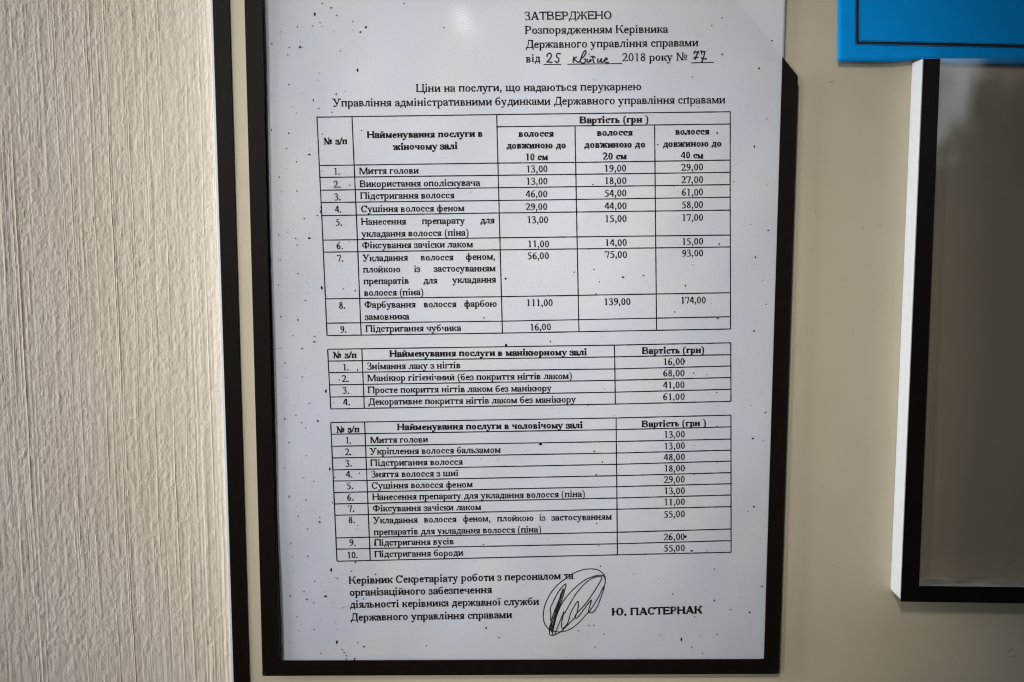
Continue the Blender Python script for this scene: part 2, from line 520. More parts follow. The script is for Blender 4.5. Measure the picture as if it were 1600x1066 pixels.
        p.rect(.30 * k - st * .1, 0, .30 * k + st * .8, CAP); p.rect(.03, .165, w - .03, .165 + .075); p.diag(.055, .22, .31 * k, CAP, th * 1.4)
    elif ch == '5':
        p.q.append(np.array([(.15 * k, .66), (.16 * k, .575), (w - .09, .575), (w - .055, .66)]))
        p.curve([(.16 * k, .62, .45), (.10 * k, .42, .45)], 3)
        p.curve([(.10 * k, .40, .5), (.24 * k, .385, .85), (.375 * k, .28, 1.0), (.37 * k, .13, 1.0), (.25 * k, .03, .7), (.13 * k, .01, .6), (.05, .05, .8)], 5)
    elif ch == '6':
        p.arc(.035, w - .035, -.012, .41); p.curve([(.085, .19, 1.0), (.10, .38, .95), (.20 * k, .55, .75), (.32 * k, .635, .5), (.44 * k, .665, .4)], 5)
    elif ch == '7':
        p.rect(.06, .585, w - .05, CAP); p.diag(.30 * k - .06, -.01, w - .075, .60, st * .8); p.diag(.035, .50, .075, CAP, th)
    elif ch == '8':
        p.arc(.065, w - .065, .345, CAP + .012, 0, 360, .85); p.arc(.04, w - .04, -.012, .375, 0, 360, .95)
    elif ch == '9':
        p.arc(.035, w - .035, .255, CAP + .012); p.curve([(w - .085, .46, 1.0), (w - .10, .28, .95), (.31 * k, .11, .75), (.19 * k, .025, .5), (.06, -.01, .4)], 5)
    elif ch == '.':
        p.dot(w / 2, .055, st * .62)
    elif ch == ',':
        p.dot(w / 2, .055, st * .6); p.curve([(w / 2 + .02, .05, .7), (w / 2 + .02, -.05, .55), (w / 2 - .05, -.14, .4)], 4)
    elif ch == '(':
        p.curve([(w - .04, .68, .4), (w * .40, .52, .7), (w * .30, .25, .85), (w * .40, -.04, .7), (w - .04, -.20, .4)], 5)
    elif ch == ')':
        p.curve([(.04, .68, .4), (w * .60, .52, .7), (w * .70, .25, .85), (w * .60, -.04, .7), (.04, -.20, .4)], 5)
    elif ch == '/':
        p.diag(.02, -.02, w - .02, CAP + .01, th * 1.4)
    elif ch == '№':
        p.rect(.10, 0, .10 + th * 1.2, CAP); p.rect(.02, CAP - th, .18, CAP); p.rect(.02, 0, .22, th)
        p.diag(.13, CAP, .56, 0, st * 1.15); p.rect(.535, 0, .535 + th * 1.2, CAP); p.curve([(.56, .62, .5), (.60, CAP, .5), (.66, .62, .6)], 3)
        p.arc(.66, .95, .18, .52, 0, 360, .75); p.rect(.68, .06, .93, .06 + th * 1.1)
    return p.q, w


_glyphs = {}


def get_glyph(ch, bold):
    if (ch, bold) not in _glyphs:
        _glyphs[(ch, bold)] = glyph(ch, bold)
    return _glyphs[(ch, bold)]


# ------------------------------------------------------------------ the sheet of paper, its gentle waves, and the print lying on it
PAPER_Y = -0.0020


def _cr(a, b_, amp, wd):
    p, q = at(*a, PAPER_Y), at(*b_, PAPER_Y)
    return ((p[0], p[2]), (q[0], q[2]), amp, wd)


# soft handling creases of the sheet
CREASES = [_cr((425, 300), (495, 245), -.00014, .004), _cr((445, 540), (475, 450), .00014, .004), _cr((1172, 240), (1196, 285), -.00013, .004), _cr((1172, 400), (1200, 510), .00014, .005),
           _cr((1206, -40), (1205, 190), .00007, .002), _cr((1100, 320), (1130, 450), -.00010, .006), _cr((705, -40), (690, 200), -.00010, .006), _cr((560, 60), (640, 140), .00008, .008),
           _cr((470, 760), (500, 900), -.00013, .006), _cr((700, 990), (860, 960), .00009, .008), _cr((1150, 690), (1200, 760), .00009, .004)]


def paper_y(x, z):
    """Depth of the paper's face; a loose sheet with slight waves standing in the pocket."""
    x = np.asarray(x, float); z = np.asarray(z, float)
    w = 0.00032 * np.sin(2 * math.pi * (x * 13.0 + z * 2.0) + 0.6)
    w = w + 0.00028 * np.sin(2 * math.pi * (x * 5.0 - z * 8.5) + 2.0)
    w = w + 0.00012 * np.sin(2 * math.pi * (x * 27.0 - z * 15.0) + 0.3) * np.sin(2 * math.pi * z * 3.1 + 1.0)
    w = w + 0.00016 * np.sin(2 * math.pi * (x * 21.0 + z * 9.0) + 1.1) * np.exp(-((x + 0.09) / 0.03) ** 2)
    w = w + 0.00020 * np.sin(2 * math.pi * (x * 10.0 + z * 17.0) + 4.1) * np.exp(-((x - 0.085) / 0.03) ** 2)
    w = w - 0.0003 * np.exp(-((x - 0.115) / 0.012) ** 2) * np.clip((z - 0.03) / 0.12, 0, 1)
    for (ua, va), (ub_, vb_), amp, wd in CREASES:
        dx, dz = ub_ - ua, vb_ - va
        L = math.hypot(dx, dz)
        al = ((x - ua) * dx + (z - va) * dz) / L
        d = ((x - ua) * dz - (z - va) * dx) / L
        win = 1 / (1 + np.exp(-np.clip(al / .004, -40, 40))) / (1 + np.exp(np.clip((al - L) / .004, -40, 40)))
        w = w + amp * np.exp(-np.sqrt(d * d + 3e-7) / wd) * win
    return PAPER_Y + np.where(w < 0, .0008 * np.tanh(w / .0008), .0014 * np.tanh(w / .0014))


INK_LIFT = 0.00006
rng = np.random.default_rng(7)


def px_to_paper(P):
    """Points measured on the photographed sheet -> 3D points on the sheet's waved face."""
    W = at(P[:, 0], P[:, 1], PAPER_Y)
    for _ in range(2):
        yy = paper_y(W[:, 0], W[:, 2])
        d = W - CAM
        W = CAM + d * ((yy - CAM[1]) / d[:, 1])[:, None]
    W[:, 1] -= INK_LIFT
    return W


class Print:
    """Collects polygons measured in photograph pixels and links them as one printed part."""
    def __init__(s):
        s.v, s.f, s.n = [], [], 0

    def poly(s, P):
        m = len(P)
        s.v.append(P); s.f.append(tuple(range(s.n, s.n + m))); s.n += m

    def band(s, pts, w, smooth=True):
        P = catmull(pts, 7) if smooth else np.asarray(pts, float)
        if not smooth and len(P) == 2:
            t = np.linspace(0, 1, 24)[:, None]
            P = P[0] + (P[1] - P[0]) * t
        W = w * (1 + rng.uniform(-.13, .13, len(P)))
        for q in ribbon(P, W):
            s.poly(q)

    def text(s, txt, x0, y0, x1, y1, pt=12, bold=False):
        bold = int(bold) or (2 if pt == 14 and y0 < 300 else 0)     # the heading is set in a lighter weight
        tot = sum(get_glyph(c, bold)[1] for c in txt)
        pxmm = 3.867 - ((y0 + y1) / 2) / 1031 * 0.287
        em = pt * 0.3528 * pxmm
        sx = (x1 - x0) / tot
        slope = (y1 - y0) / (x1 - x0)
        cx = x0
        for c in txt:
            Q, w = get_glyph(c, bold)
            jx, jy = rng.normal(0, .12, 2)
            shear = 0.038 - 0.036 * (cx - 497) / 644
            for q in Q:
                gx = cx + q[:, 0] * sx
                gy = y0 + (cx + q[:, 0] * sx - x0) * slope - q[:, 1] * em
                gx = gx - q[:, 1] * em * shear
                P = np.stack([gx + jx, gy + jy], 1) + rng.normal(0, .09, (len(q), 2))
                s.poly(P)
            cx += w * sx

    def blot(s, x, y, rx, ry):
        n = 9
        t = np.linspace(0, 2 * math.pi, n + 1)[:-1]
        rr = rng.uniform(.7, 1.15, n)
        a = rng.uniform(-.25, .25)
        X, Y = rx * rr * np.cos(t), ry * rr * np.sin(t)
        s.poly(np.stack([x + X * math.cos(a) - Y * math.sin(a), y + X * math.sin(a) + Y * math.cos(a)], 1))

    def build(s, name, mat, parent):
        W = px_to_paper(np.vstack(s.v))
        return obj(name, W, s.f, mat, parent)


# ------------------------------------------------------------------ the wall, with its combed plaster relief
def field(gx, gz, sx, sz, seed):
    """Smooth random field in [-1, 1] over wall coordinates, cells of sx by sz metres."""
    u = (gx - WX0) / sx; v = (gz - WZ0) / sz
    ui, vi = np.floor(u).astype(int), np.floor(v).astype(int)
    g = np.random.default_rng(seed).uniform(-1, 1, (vi.max() + 3, ui.max() + 3))
    fx, fz = u - ui, v - vi
    fx, fz = fx * fx * (3 - 2 * fx), fz * fz * (3 - 2 * fz)
    return (g[vi, ui] * (1 - fx) + g[vi, ui + 1] * fx) * (1 - fz) + (g[vi + 1, ui] * (1 - fx) + g[vi + 1, ui + 1] * fx) * fz


WALL_Y = 0.0045
WX0, WX1, WZ0, WZ1 = -0.42, -0.098, -0.30, 0.26
X = np.concatenate([np.linspace(WX0, -0.262, 160, endpoint=False), np.linspace(-0.262, WX1, 1100)])
Z = np.concatenate([np.linspace(WZ0, -0.19, 90, endpoint=False), np.linspace(-0.19, 0.17, 900), np.linspace(0.17, WZ1, 80)[1:]])
NX, NZ = len(X), len(Z)
gx, gz = np.meshgrid(X, Z)
wob = field(gx, gz, .003, .0060, 23) * .00009 + field(gx, gz, .006, .022, 21) * .00026 + field(gx, gz, .03, .09, 22) * .0006
wx = gx + wob
g7 = np.random.default_rng(5)
lines = np.zeros_like(gx)
x0 = WX0
while x0 < WX1:
    x0 += g7.choice([.0011, .0016, .0023, .0034, .0048], p=[.34, .32, .21, .09, .04]) * g7.uniform(.62, .92)
    wide = g7.random() < .22
    wd = g7.uniform(.00040, .00065) if wide else g7.uniform(.00015, .00036)
    amp = g7.uniform(.35, 1.0) * (1.25 if wide else 1.0) * (1 if g7.random() < .74 else -.9)
    sel = np.where(np.abs(X - x0) < .0035)[0]
    if len(sel) == 0:
        continue
    zc = np.arange(-1, int((WZ1 - WZ0) / .011) + 3)
    on = np.clip(g7.uniform(-.75, 1.2, len(zc)), 0, 1)
    on = np.convolve(on, np.ones(g7.integers(2, 7)) / 3.2, 'same')
    along = np.interp((Z - WZ0) / .011, zc, on)
    lines[:, sel] += amp * along[:, None] * np.exp(-((wx[:, sel] - x0) / wd) ** 2)
mask = np.clip(field(gx, gz, .016, .06, 16) * 1.2 + .65, .15, 1)
peel = field(gx, gz, .0007, .0009, 14) * .6 + field(gx, gz, .0017, .0028, 15)
smear = field(gx, gz, .0016, .016, 18)
pit = np.clip(field(gx, gz, .0011, .0014, 19) - .80, 0, 1) * np.clip(field(gx, gz, .012, .05, 20) * 2 - .2, 0, 1)
lump = np.clip(field(gx, gz, .0009, .0017, 24) - .15, 0, 1) * np.clip(field(gx, gz, .008, .02, 25) + .6, 0, 1)
h = 0.00027 * lines * (.35 + .65 * mask) * (1 + .45 * field(gx, gz, .0015, .0022, 26)) + 0.00010 * peel + 0.00006 * smear + 0.00014 * lump - 0.0016 * pit
V = np.stack([gx, WALL_Y - h, gz], -1).reshape(-1, 3)
idx = np.arange(NX * NZ).reshape(NZ, NX)
Fq = np.stack([idx[:-1, :-1], idx[:-1, 1:], idx[1:, 1:], idx[1:, :-1]], -1).reshape(-1, 4)
me = bpy.data.meshes.new('wall')
me.vertices.add(len(V)); me.vertices.foreach_set('co', V.ravel())
me.loops.add(Fq.size); me.loops.foreach_set('vertex_index', Fq.ravel())
me.polygons.add(len(Fq)); me.polygons.foreach_set('loop_start', np.arange(0, Fq.size, 4))
me.polygons.foreach_set('loop_total', np.full(len(Fq), 4))
me.polygons.foreach_set('use_smooth', np.ones(len(Fq), bool))
me.update(calc_edges=True)
me.materials.append(M_WALL)
wall = bpy.data.objects.new('wall', me)
C.objects.link(wall)
wall['kind'] = 'structure'

# ------------------------------------------------------------------ the notice board: panel, white rim, dark edging
board = empty('notice_board', (0, 0, -0.3))
tag(board, 'beige notice board with a dark brown edging down its left side on the textured wall', 'notice board')


def board_part(name, pts, y0, y1, mat, bevel=0.0, label=None):
    o = slab(name, [(x, z + 0.3) for x, z in pts], y0, y1, mat, board, bevel)
    if label:
        o['label'] = label
    return o


def line_x(pts, y, z):
    """x on the straight line through two measured points, at height z."""
    a, b_ = at(*pts[0], y), at(*pts[1], y)
    return a[0] + (b_[0] - a[0]) * (z - a[2]) / (b_[2] - a[2])


ZB, ZT = -0.30, 0.26
trim_l = [(331.5, 0), (364.8, 1066)]
trim_r = [(358.4, 0), (389.6, 1053)]
y_tr = -0.0006
la, lb = line_x(trim_l, y_tr, ZB), line_x(trim_l, y_tr, ZT)
ra, rb = line_x(trim_r, y_tr, ZB), line_x(trim_r, y_tr, ZT)
RIM = 0.0016
board_part('panel', [(la + .002, ZB), (0.46, ZB), (0.46, ZT), (lb + .002, ZT)], 0.0, WALL_Y - .0015, M_BOARD)
board_part('rim', [(la - RIM, ZB), (la + .002, ZB), (lb + .002, ZT), (lb - RIM, ZT)], 0.0006, WALL_Y - .0010, M_PVC, 0.0004)
board_part('edging', [(la, ZB), (ra, ZB), (rb, ZT), (lb, ZT)], y_tr, -0.00005, M_TRIM, 0.0002)

M_SCUFF = mottled('board_scuff', (0.16, 0.13, 0.09), (0.24, 0.20, 0.15), 300, 0.7, 0.0, 1, 0.1)
sv, sf = [], []
for pts, w in (([(1296, 129), (1300, 127.5), (1304, 127)], .8), ([(1273, 330), (1276, 331.5)], 1.1), ([(1347, 357), (1348.5, 355)], .9), ([(1373, 352), (1378, 349.5)], .8), ([(1322, 438), (1325, 437)], .7),
               ([(1268, 390), (1270, 391)], .8), ([(1331, 520), (1333, 519)], .8), ([(1290, 250), (1293, 250.5)], .6), ([(1378, 460), (1380, 458)], .7), ([(1575, 1020), (1580, 1016), (1584, 1015.5)], .9),
               ([(1577, 1028), (1582, 1025), (1588, 1027)], .9), ([(1573, 885), (1578, 880), (1584, 878)], .8), ([(1492, 1036), (1494, 1035)], .8), ([(1340, 690), (1342, 691)], .8), ([(363.5, 55), (365, 55)], 1.1),
               ([(1286, 760), (1288, 759)], .7), ([(1360, 800), (1361, 802)], .7), ([(1310, 880), (1313, 880)], .7), ([(1562, 735), (1564, 736)], .8)):
    for q in ribbon(catmull(pts, 4) if len(pts) > 2 else np.array(pts, float), np.full(len(catmull(pts, 4)) if len(pts) > 2 else 2, w)):
        W3 = at(q[:, 0], q[:, 1], -0.00006) - np.array([0, 0, -0.3])
        sf.append(tuple(range(len(sv), len(sv) + 4))); sv += list(W3)
o = obj('scuff_marks', sv, sf, M_SCUFF, board)
o['kind'] = 'stuff'

# ------------------------------------------------------------------ the pocket that holds the price list
FRONT1 = -0.0047
pocket = empty('document_pocket', tuple(at(813, 1056, 0.0)))
tag(pocket, 'shallow clear wall pocket with dark brown border holding the printed price list', 'document holder', 'clear document pockets on the board')
p0 = np.array(pocket.location)


def pocket_slab(root, name, pts_px, yf, y0, y1, mat, bevel=0.0):
    r0 = np.array(root.location)
    pts = [(x - r0[0], z - r0[2]) for x, z in px(pts_px, yf)]
    return slab(name, pts, y0 - r0[1], y1 - r0[1], mat, root, bevel)


TOP = -46
lo_, li_ = lambda v: 381.8 + (v / 1056.0) * 28.3, lambda v: 408.2 + (v / 1032.0) * 25.8
ro_ = lambda v: 1246.9 - (v - 119.5) * (30.2 / 933.5)
ri_ = lambda v: 1222.6 - (v - 88.5) * (28.9 / 942.5)
plate_pts = [(lo_(1055) + .8, 1055.4), (1216.0, 1052.6), (1246.2, 119.8), (1222.4, 89.2), (1117.6, -46), (lo_(TOP) + .8, TOP)]
pocket_slab(pocket, 'front_plate', plate_pts, FRONT1, FRONT1 + .0003, FRONT1 + .0012, M_PLATE, 0.0002)
pocket_slab(pocket, 'border_strip', [(410.2, 1056.4), (434.2, 1032.5), (li_(TOP), TOP), (lo_(TOP), TOP)], FRONT1, FRONT1, FRONT1 + .00027, M_TRIM)
pocket_slab(pocket, 'border_strip', [(410.4, 1056.45), (1216.6, 1053.2), (1193.6, 1030.2), (434.4, 1032.55)], FRONT1, FRONT1, FRONT1 + .00027, M_TRIM)
pocket_slab(pocket, 'border_strip', [(1216.8, 1053.0), (1246.9, 119.5), (1222.6, 88.5), (1193.8, 1030.2)], FRONT1, FRONT1, FRONT1 + .00027, M_TRIM)
pocket_slab(pocket, 'spacer', [(lo_(1050) + 2, 1053), (431.6, 1053), (li_(TOP) - .6, TOP), (lo_(TOP) + 2, TOP)], FRONT1, FRONT1 + .0013, -0.0001, M_SPACER)
pocket_slab(pocket, 'spacer', [(432.6, 1053), (1196, 1050.5), (1196, 1044), (432.6, 1046)], FRONT1, FRONT1 + .0013, -0.0001, M_SPACER)
pocket_slab(pocket, 'spacer', [(1197, 1050.5), (1214, 1050.5), (1244, 122), (1239, 116), (1209, 1040), (1197, 1040)], FRONT1, FRONT1 + .0013, -0.0001, M_SPACER)

# ------------------------------------------------------------------ the price list
BL = at(439.8, 1040, PAPER_Y); LT = at(411.0, 0, PAPER_Y)
ey = (LT - BL) / np.linalg.norm(LT - BL)
ex = np.array([ey[2], 0, -ey[0]])
NU, NV = 200, 260
S_, T_ = np.meshgrid(np.linspace(0, .2110, NU), np.linspace(0, .297, NV))
G = BL + S_[..., None] * ex + T_[..., None] * ey
G[..., 1] = paper_y(G[..., 0], G[..., 2])
# a sheet with a real, if tiny, thickness
gv = G.reshape(-1, 3)
back = gv + np.array([0, 0.0001, 0])
ii = np.arange(NU * NV).reshape(NV, NU)
ff = [tuple(q) for q in np.stack([ii[:-1, :-1], ii[:-1, 1:], ii[1:, 1:], ii[1:, :-1]], -1).reshape(-1, 4)]
nb = NU * NV
ff += [tuple(nb + np.array(q)[::-1]) for q in ff]
edge = list(ii[0, :]) + list(ii[1:, -1]) + list(ii[-1, -2::-1]) + list(ii[-2:0:-1, 0])
for a, b_ in zip(edge, edge[1:] + edge[:1]):
    ff.append((a, a + nb, b_ + nb, b_))
sheet = obj('price_list_sheet', np.vstack([gv, back]), ff, M_PAPER, None, True)
tag(sheet, 'white photocopied price list with three tables, speckled with toner, inside the framed pocket', 'price list')

# heading
t = Print()
t.text('ЗАТВЕРДЖЕНО', 819.7, 31.5, 956.4, 30.2, 14)
t.text('Розпорядженням Керівника', 820.2, 53.4, 1044, 51.5, 14)
t.text('Державного управління справами', 821, 75.4, 1091.3, 72.6, 14)
t.text('від', 821.7, 97.9, 844, 97.4, 14)
t.text('2018 року №', 972, 96.2, 1074, 94.9, 14)
for a in (((849.3, 100.9), (877, 100.7)), ((886.5, 100.6), (972, 99.5)), ((1079.4, 98.4), (1115.3, 97.6))):
    t.band(a, 1.5, False)
t.build('approval_heading', M_INK, sheet)

t = Print()
hz = lambda pts: [(840 + x / 10.667, 70 + y / 10.667) for x, y in pts]
for s_ in ([(155, 205), (165, 160), (205, 143), (230, 172), (213, 225), (150, 296)], [(150, 296), (178, 285), (215, 296), (248, 288)],
           [(388, 150), (330, 150), (313, 198), (345, 222), (352, 268), (322, 295), (283, 268)],
           [(602, 198), (596, 250), (592, 302)], [(652, 200), (605, 246), (632, 262), (672, 291), (712, 270), (738, 180), (780, 108), (806, 108), (800, 150), (762, 208), (716, 244), (716, 286), (752, 311), (792, 290), (800, 248), (776, 236)],
           [(828, 235), (830, 285), (852, 290), (884, 238)], [(878, 205), (922, 194), (966, 216)], [(922, 205), (926, 262), (940, 308)], [(884, 238), (890, 262), (880, 292)],
           [(1005, 225), (1003, 288), (1032, 284), (1062, 235), (1060, 288), (1092, 288), (1132, 232), (1152, 222), (1158, 246), (1112, 256), (1122, 284), (1152, 297), (1192, 295)]):
    t.band(hz(s_), 2.2)
t.blot(*hz([(858, 160)])[0], 1.2, 1.3)
o = t.build('handwritten_date', M_PEN, sheet)
o['label'] = 'handwritten day and month in black pen on the printed lines'
t = Print()
h7 = lambda pts: [(1060 + x / 22.857, 70 + y / 22.857) for x, y in pts]
for s_ in ([(555, 340), (572, 228)], [(572, 222), (655, 268), (738, 230)], [(736, 232), (650, 380), (590, 545)], [(530, 475), (610, 455), (715, 458)],
           [(836, 356), (795, 200)], [(795, 200), (850, 258), (952, 228)], [(950, 226), (905, 420), (830, 632)], [(800, 462), (870, 500), (1020, 512)]):
    t.band(h7(s_), 2.2)
o = t.build('handwritten_number', M_PEN, sheet)
o['label'] = 'handwritten number in black pen after the year'

t = Print()
t.text('Ціни на послуги, що надаються перукарнею', 650, 144, 1002.5, 141.2, 14)
t.text('Управління адміністративними будинками Державного управління справами', 519.8, 167, 1133.5, 161.7, 14)
t.build('title_text', M_INK, sheet)


def table(lines, rows, label):
    g = Print()
    for (a, w) in lines:
        P = np.array(a, float)
        for i in range(len(P) - 1):
            g.band((P[i], P[i + 1]), w, False)
    tb = g.build('price_table', M_INK, sheet)
    tb['label'] = label
    t = Print()
    for r_ in rows:
        t.text(*r_)
    t.build('table_lettering', M_INK, tb)


# first table
L1 = []
for p_ in ([(495.2, 183.3), (776, 179.2), (1141, 174.8)], [(777.3, 198.3), (1141, 194)], [(498.9, 258.8), (777.8, 255), (899.3, 254), (1141, 250.3)],
           [(500.3, 277.4), (778.9, 274.1), (1140.8, 269.5)], [(501.1, 297.4), (779.2, 293.5), (1140.8, 288.7)], [(502.2, 316.6), (779.5, 313.5), (1140.8, 308.3)],
           [(503, 337.1), (780, 332.9), (1140.9, 328.5)], [(504.5, 375.4), (781.2, 371.7), (1140.9, 367.4)], [(505, 394.2), (781.4, 390.6), (1141, 386)],
           [(508.5, 467.1), (783.4, 463.7), (1141.2, 457.5)], [(510.3, 505.1), (784.5, 502), (1141.3, 495)], [(511, 524.5), (785, 520.6), (1141.5, 514.2)],
           [(495.2, 183.3), (502.4, 330), (511, 524.5)], [(550, 182.4), (557.8, 360), (564.2, 523.6)], [(776, 179.2), (780, 333), (785, 520.6)],
           [(898.4, 197), (900.8, 333), (904.6, 518.8)], [(1022.8, 195.4), (1024, 333), (1025.9, 517)], [(1141, 174.8), (1140.8, 300), (1141.5, 514.2)]):
    L1.append((p_, 1.75))
B = True
R1 = [('№ з/п', 505.7, 226.3, 543, 225.7, 12, B), ('Найменування послуги в', 573, 216, 754.5, 214, 12, B), ('жіночому залі', 614.3, 234.6, 715, 233.2, 12, B),
      ('Вартість (грн )', 905.2, 192.8, 1013.7, 191.6, 12, B),
      ('волосся', 810.1, 214.2, 865, 213.6, 12, B), ('волосся', 932.5, 212.4, 988.7, 211.8, 12, B), ('волосся', 1055, 210.8, 1108.5, 210.2, 12, B),
      ('довжиною до', 791.1, 232.6, 884.7, 231.8, 12, B), ('довжиною до', 912.7, 231.3, 1008.6, 230.5, 12, B), ('довжиною до', 1035.6, 230, 1127.7, 229.2, 12, B),
      ('10 см', 820.5, 250.8, 856.3, 250.4, 12, B), ('20 см', 941.7, 249.7, 979.5, 249.3, 12, B), ('40 см', 1063.6, 248.1, 1099, 247.7, 12, B)]
for s_, x0, x1, yb in (('1.', 521.4, 531.8, 273.2), ('2.', 521.4, 532.8, 293.5), ('3.', 522.2, 533.2, 313.2), ('4.', 523.3, 533.8, 332.3), ('5.', 524.8, 535.2, 352.6),
                       ('6.', 525.9, 536.5, 389.7), ('7.', 526.7, 537.2, 408.9), ('8.', 529.3, 540.2, 482.6), ('9.', 531.5, 542, 519.8)):
    R1.append((s_, x0, yb, x1, yb - .1))
for s_, x0, y0, x1, y1 in (('Миття голови', 561.1, 272.4, 654.5, 271.5), ('Використання ополіскувача', 561.6, 292.6, 750.2, 290.5), ('Підстригання волосся', 562.7, 311.4, 710.2, 309.8),
                           ('Сушіння волосся феном', 563.6, 331.8, 725.7, 330.4), ('Нанесення', 564.2, 351.7, 634.8, 350.9), ('препарату', 659.3, 350.6, 726.3, 349.8), ('для', 750.2, 349.5, 772.7, 349.2),
                           ('укладання волосся (піна)', 564.7, 370.4, 732.7, 368.6), ('Фіксування зачіски лаком', 565.6, 388.5, 739.2, 386.6),
                           ('Укладання', 566.7, 408.4, 637.6, 407.6), ('волосся', 657.3, 407.3, 708.8, 406.8), ('феном,', 727.7, 406.5, 774.1, 406),
                           ('плойкою', 567.3, 426.2, 625.8, 425.6), ('із', 646.9, 425.4, 656.8, 425.3), ('застосуванням', 677.6, 425, 774.4, 424.2),
                           ('препаратів', 568.1, 444.4, 639, 443.6), ('для', 661.5, 443.3, 683.8, 443), ('укладання', 706.9, 442.6, 775.2, 441.6),
                           ('волосся (піна)', 568.9, 462.6, 662.1, 461.4), ('Фарбування', 569.2, 481.4, 649.7, 480.6), ('волосся', 661.8, 480.4, 713.3, 480), ('фарбою', 724.9, 479.8, 776.7, 479.4),
                           ('замовника', 570, 500.2, 639.6, 499.3), ('Підстригання чубчика', 571.2, 518.9, 720.6, 517.4)):
    R1.append((s_, x0, y0, x1, y1))
V1 = [('13,00', '19,00', '29,00', 821.9, 269.5, 268.5, 266.8), ('13,00', '18,00', '27,00', 821.9, 288.7, 288, 286.3), ('46,00', '54,00', '61,00', 821.4, 308.6, 307.3, 305.9),
      ('29,00', '44,00', '58,00', 821.4, 328.5, 327.2, 325.5), ('13,00', '15,00', '17,00', 822.9, 348.8, 347.1, 345.4), ('11,00', '14,00', '15,00', 824.2, 386.6, 384.6, 382.9),
      ('56,00', '75,00', '93,00', 824, 405.2, 403.2, 401.1)]
for k_, (a, b_, c_, x0, ya, yb, yc) in enumerate(V1):
    R1 += [(a, x0, ya, x0 + 34.2, ya - .3), (b_, 943.7 + k_ * .22, yb, 979 + k_ * .2, yb - .3), (c_, 1064.3 + k_ * .15, yc, 1099.2, yc - .4)]
R1 += [('111,00', 822.2, 478.5, 864.1, 478.1), ('139,00', 943.1, 476.8, 985.6, 476.4), ('174,00', 1062.9, 474.6, 1103.4, 474.1), ('16,00', 827.6, 516.4, 861.4, 516)]
table(L1, R1, 'tall four column price table with three price columns, topmost on the sheet')

# second table
L2 = [(p_, 1.75) for p_ in ([(511.9, 545.9), (960, 539.4), (1141.7, 535.8)], [(513.6, 564.4), (960.3, 557.7), (1141.8, 554.3)], [(514.6, 582.3), (960.6, 576.6), (1141.8, 572)],
                           [(515.3, 601.6), (960.8, 594.4), (1141.9, 590)], [(516, 620.5), (961.2, 612.9), (1142, 608.4)], [(516.7, 639.1), (961.5, 631.5), (1142.1, 627.2)],
                           [(511.9, 545.9), (516.7, 639.1)], [(565.3, 545.1), (569.2, 638.2)], [(960, 539.4), (961.5, 631.5)], [(1141.7, 535.8), (1142.1, 627.2)])]
R2 = [('№ з/п', 520.4, 560.2, 557.5, 559.6, 12, B), ('Найменування послуги в манікюрному залі', 608.5, 557.9, 917.1, 555.2, 12, B), ('Вартість (грн)', 1002.8, 553.2, 1100.7, 551.8, 12, B)]
for s_, x0, x1, yb in (('1.', 534.9, 545.3, 579), ('2.', 533.9, 545.7, 596.9), ('3.', 535.2, 546.4, 615.4), ('4.', 535.9, 547.7, 633.5)):
    R2.append((s_, x0, yb, x1, yb - .1))
R2 += [('Знімання лаку з нігтів', 573.4, 577.6, 719.9, 575.6), ('Манікюр гігієнічний (без покриття нігтів лаком)', 574.1, 595.8, 894.2, 592.4),
       ('Просте покриття нігтів лаком без манікюру', 574.7, 614.6, 862.1, 611.4), ('Декоративне покриття нігтів лаком без манікюру', 575.4, 632.9, 899.9, 629)]
for s_, yb in (('16,00', 570.7), ('68,00', 588.4), ('41,00', 606.8), ('61,00', 625.4)):
    R2.append((s_, 1035.7, yb, 1070.2, yb - .5))
table(L2, R2, 'shortest price table of four rows in the middle of the sheet')

# third table
yl = [(678.6, 671.4, 667.1), (697.5, 690, 686.2), (715.7, 708, 703.5), (734.3, 725.6, 720.5), (751.8, 743.4, 738.6), (769.7, 760.6, 755.9), (787.6, 778.3, 773.6),
      (805.2, 795.8, 791.7), (840.6, 831.8, 826.7), (858.2, 849.8, 844.8)]
xl = [517.7, 518.7, 519.7, 520.4, 521.4, 522.1, 522.8, 523.4, 524.8, 525.8]
L3 = [([(516.7, 660.3), (962.6, 653.2), (1142, 648.8)], 1.75), ([(526.5, 877.1), (964.7, 867), (1142.3, 863)], 1.75), ([(516.7, 660.3), (526.5, 877.1)], 1.75),
      ([(569.7, 659.6), (578.5, 876)], 1.75), ([(962.6, 653.2), (964.7, 867)], 1.75), ([(1142, 648.8), (1142.3, 863)], 1.75)]
for x0, (a, b_, c_) in zip(xl, yl):
    L3.append(([(x0, a), (963.4, b_), (1142.1, c_)], 1.75))
R3 = [('№ з/п', 525.5, 676.4, 561.9, 675.6, 12, B), ('Найменування послуги в чоловічому залі', 620.7, 672.3, 910.7, 669.2, 12, B), ('Вартість (грн )', 1002.5, 667.5, 1103.5, 665.9, 12, B)]
for s_, x0, x1, yb in (('1.', 539.6, 549.2, 693.4), ('2.', 539, 549.8, 711.3), ('3.', 539.6, 550.2, 729.2), ('4.', 540.3, 551.5, 746.4), ('5.', 541.7, 552.5, 764.3), ('6.', 542.3, 553.1, 782.4),
                       ('7.', 543.3, 553.8, 800.1), ('8.', 544, 555.2, 817.7), ('9.', 545.4, 556.5, 853.1), ('10.', 542, 560, 872.4)):
    R3.append((s_, x0, yb, x1, yb - .1))
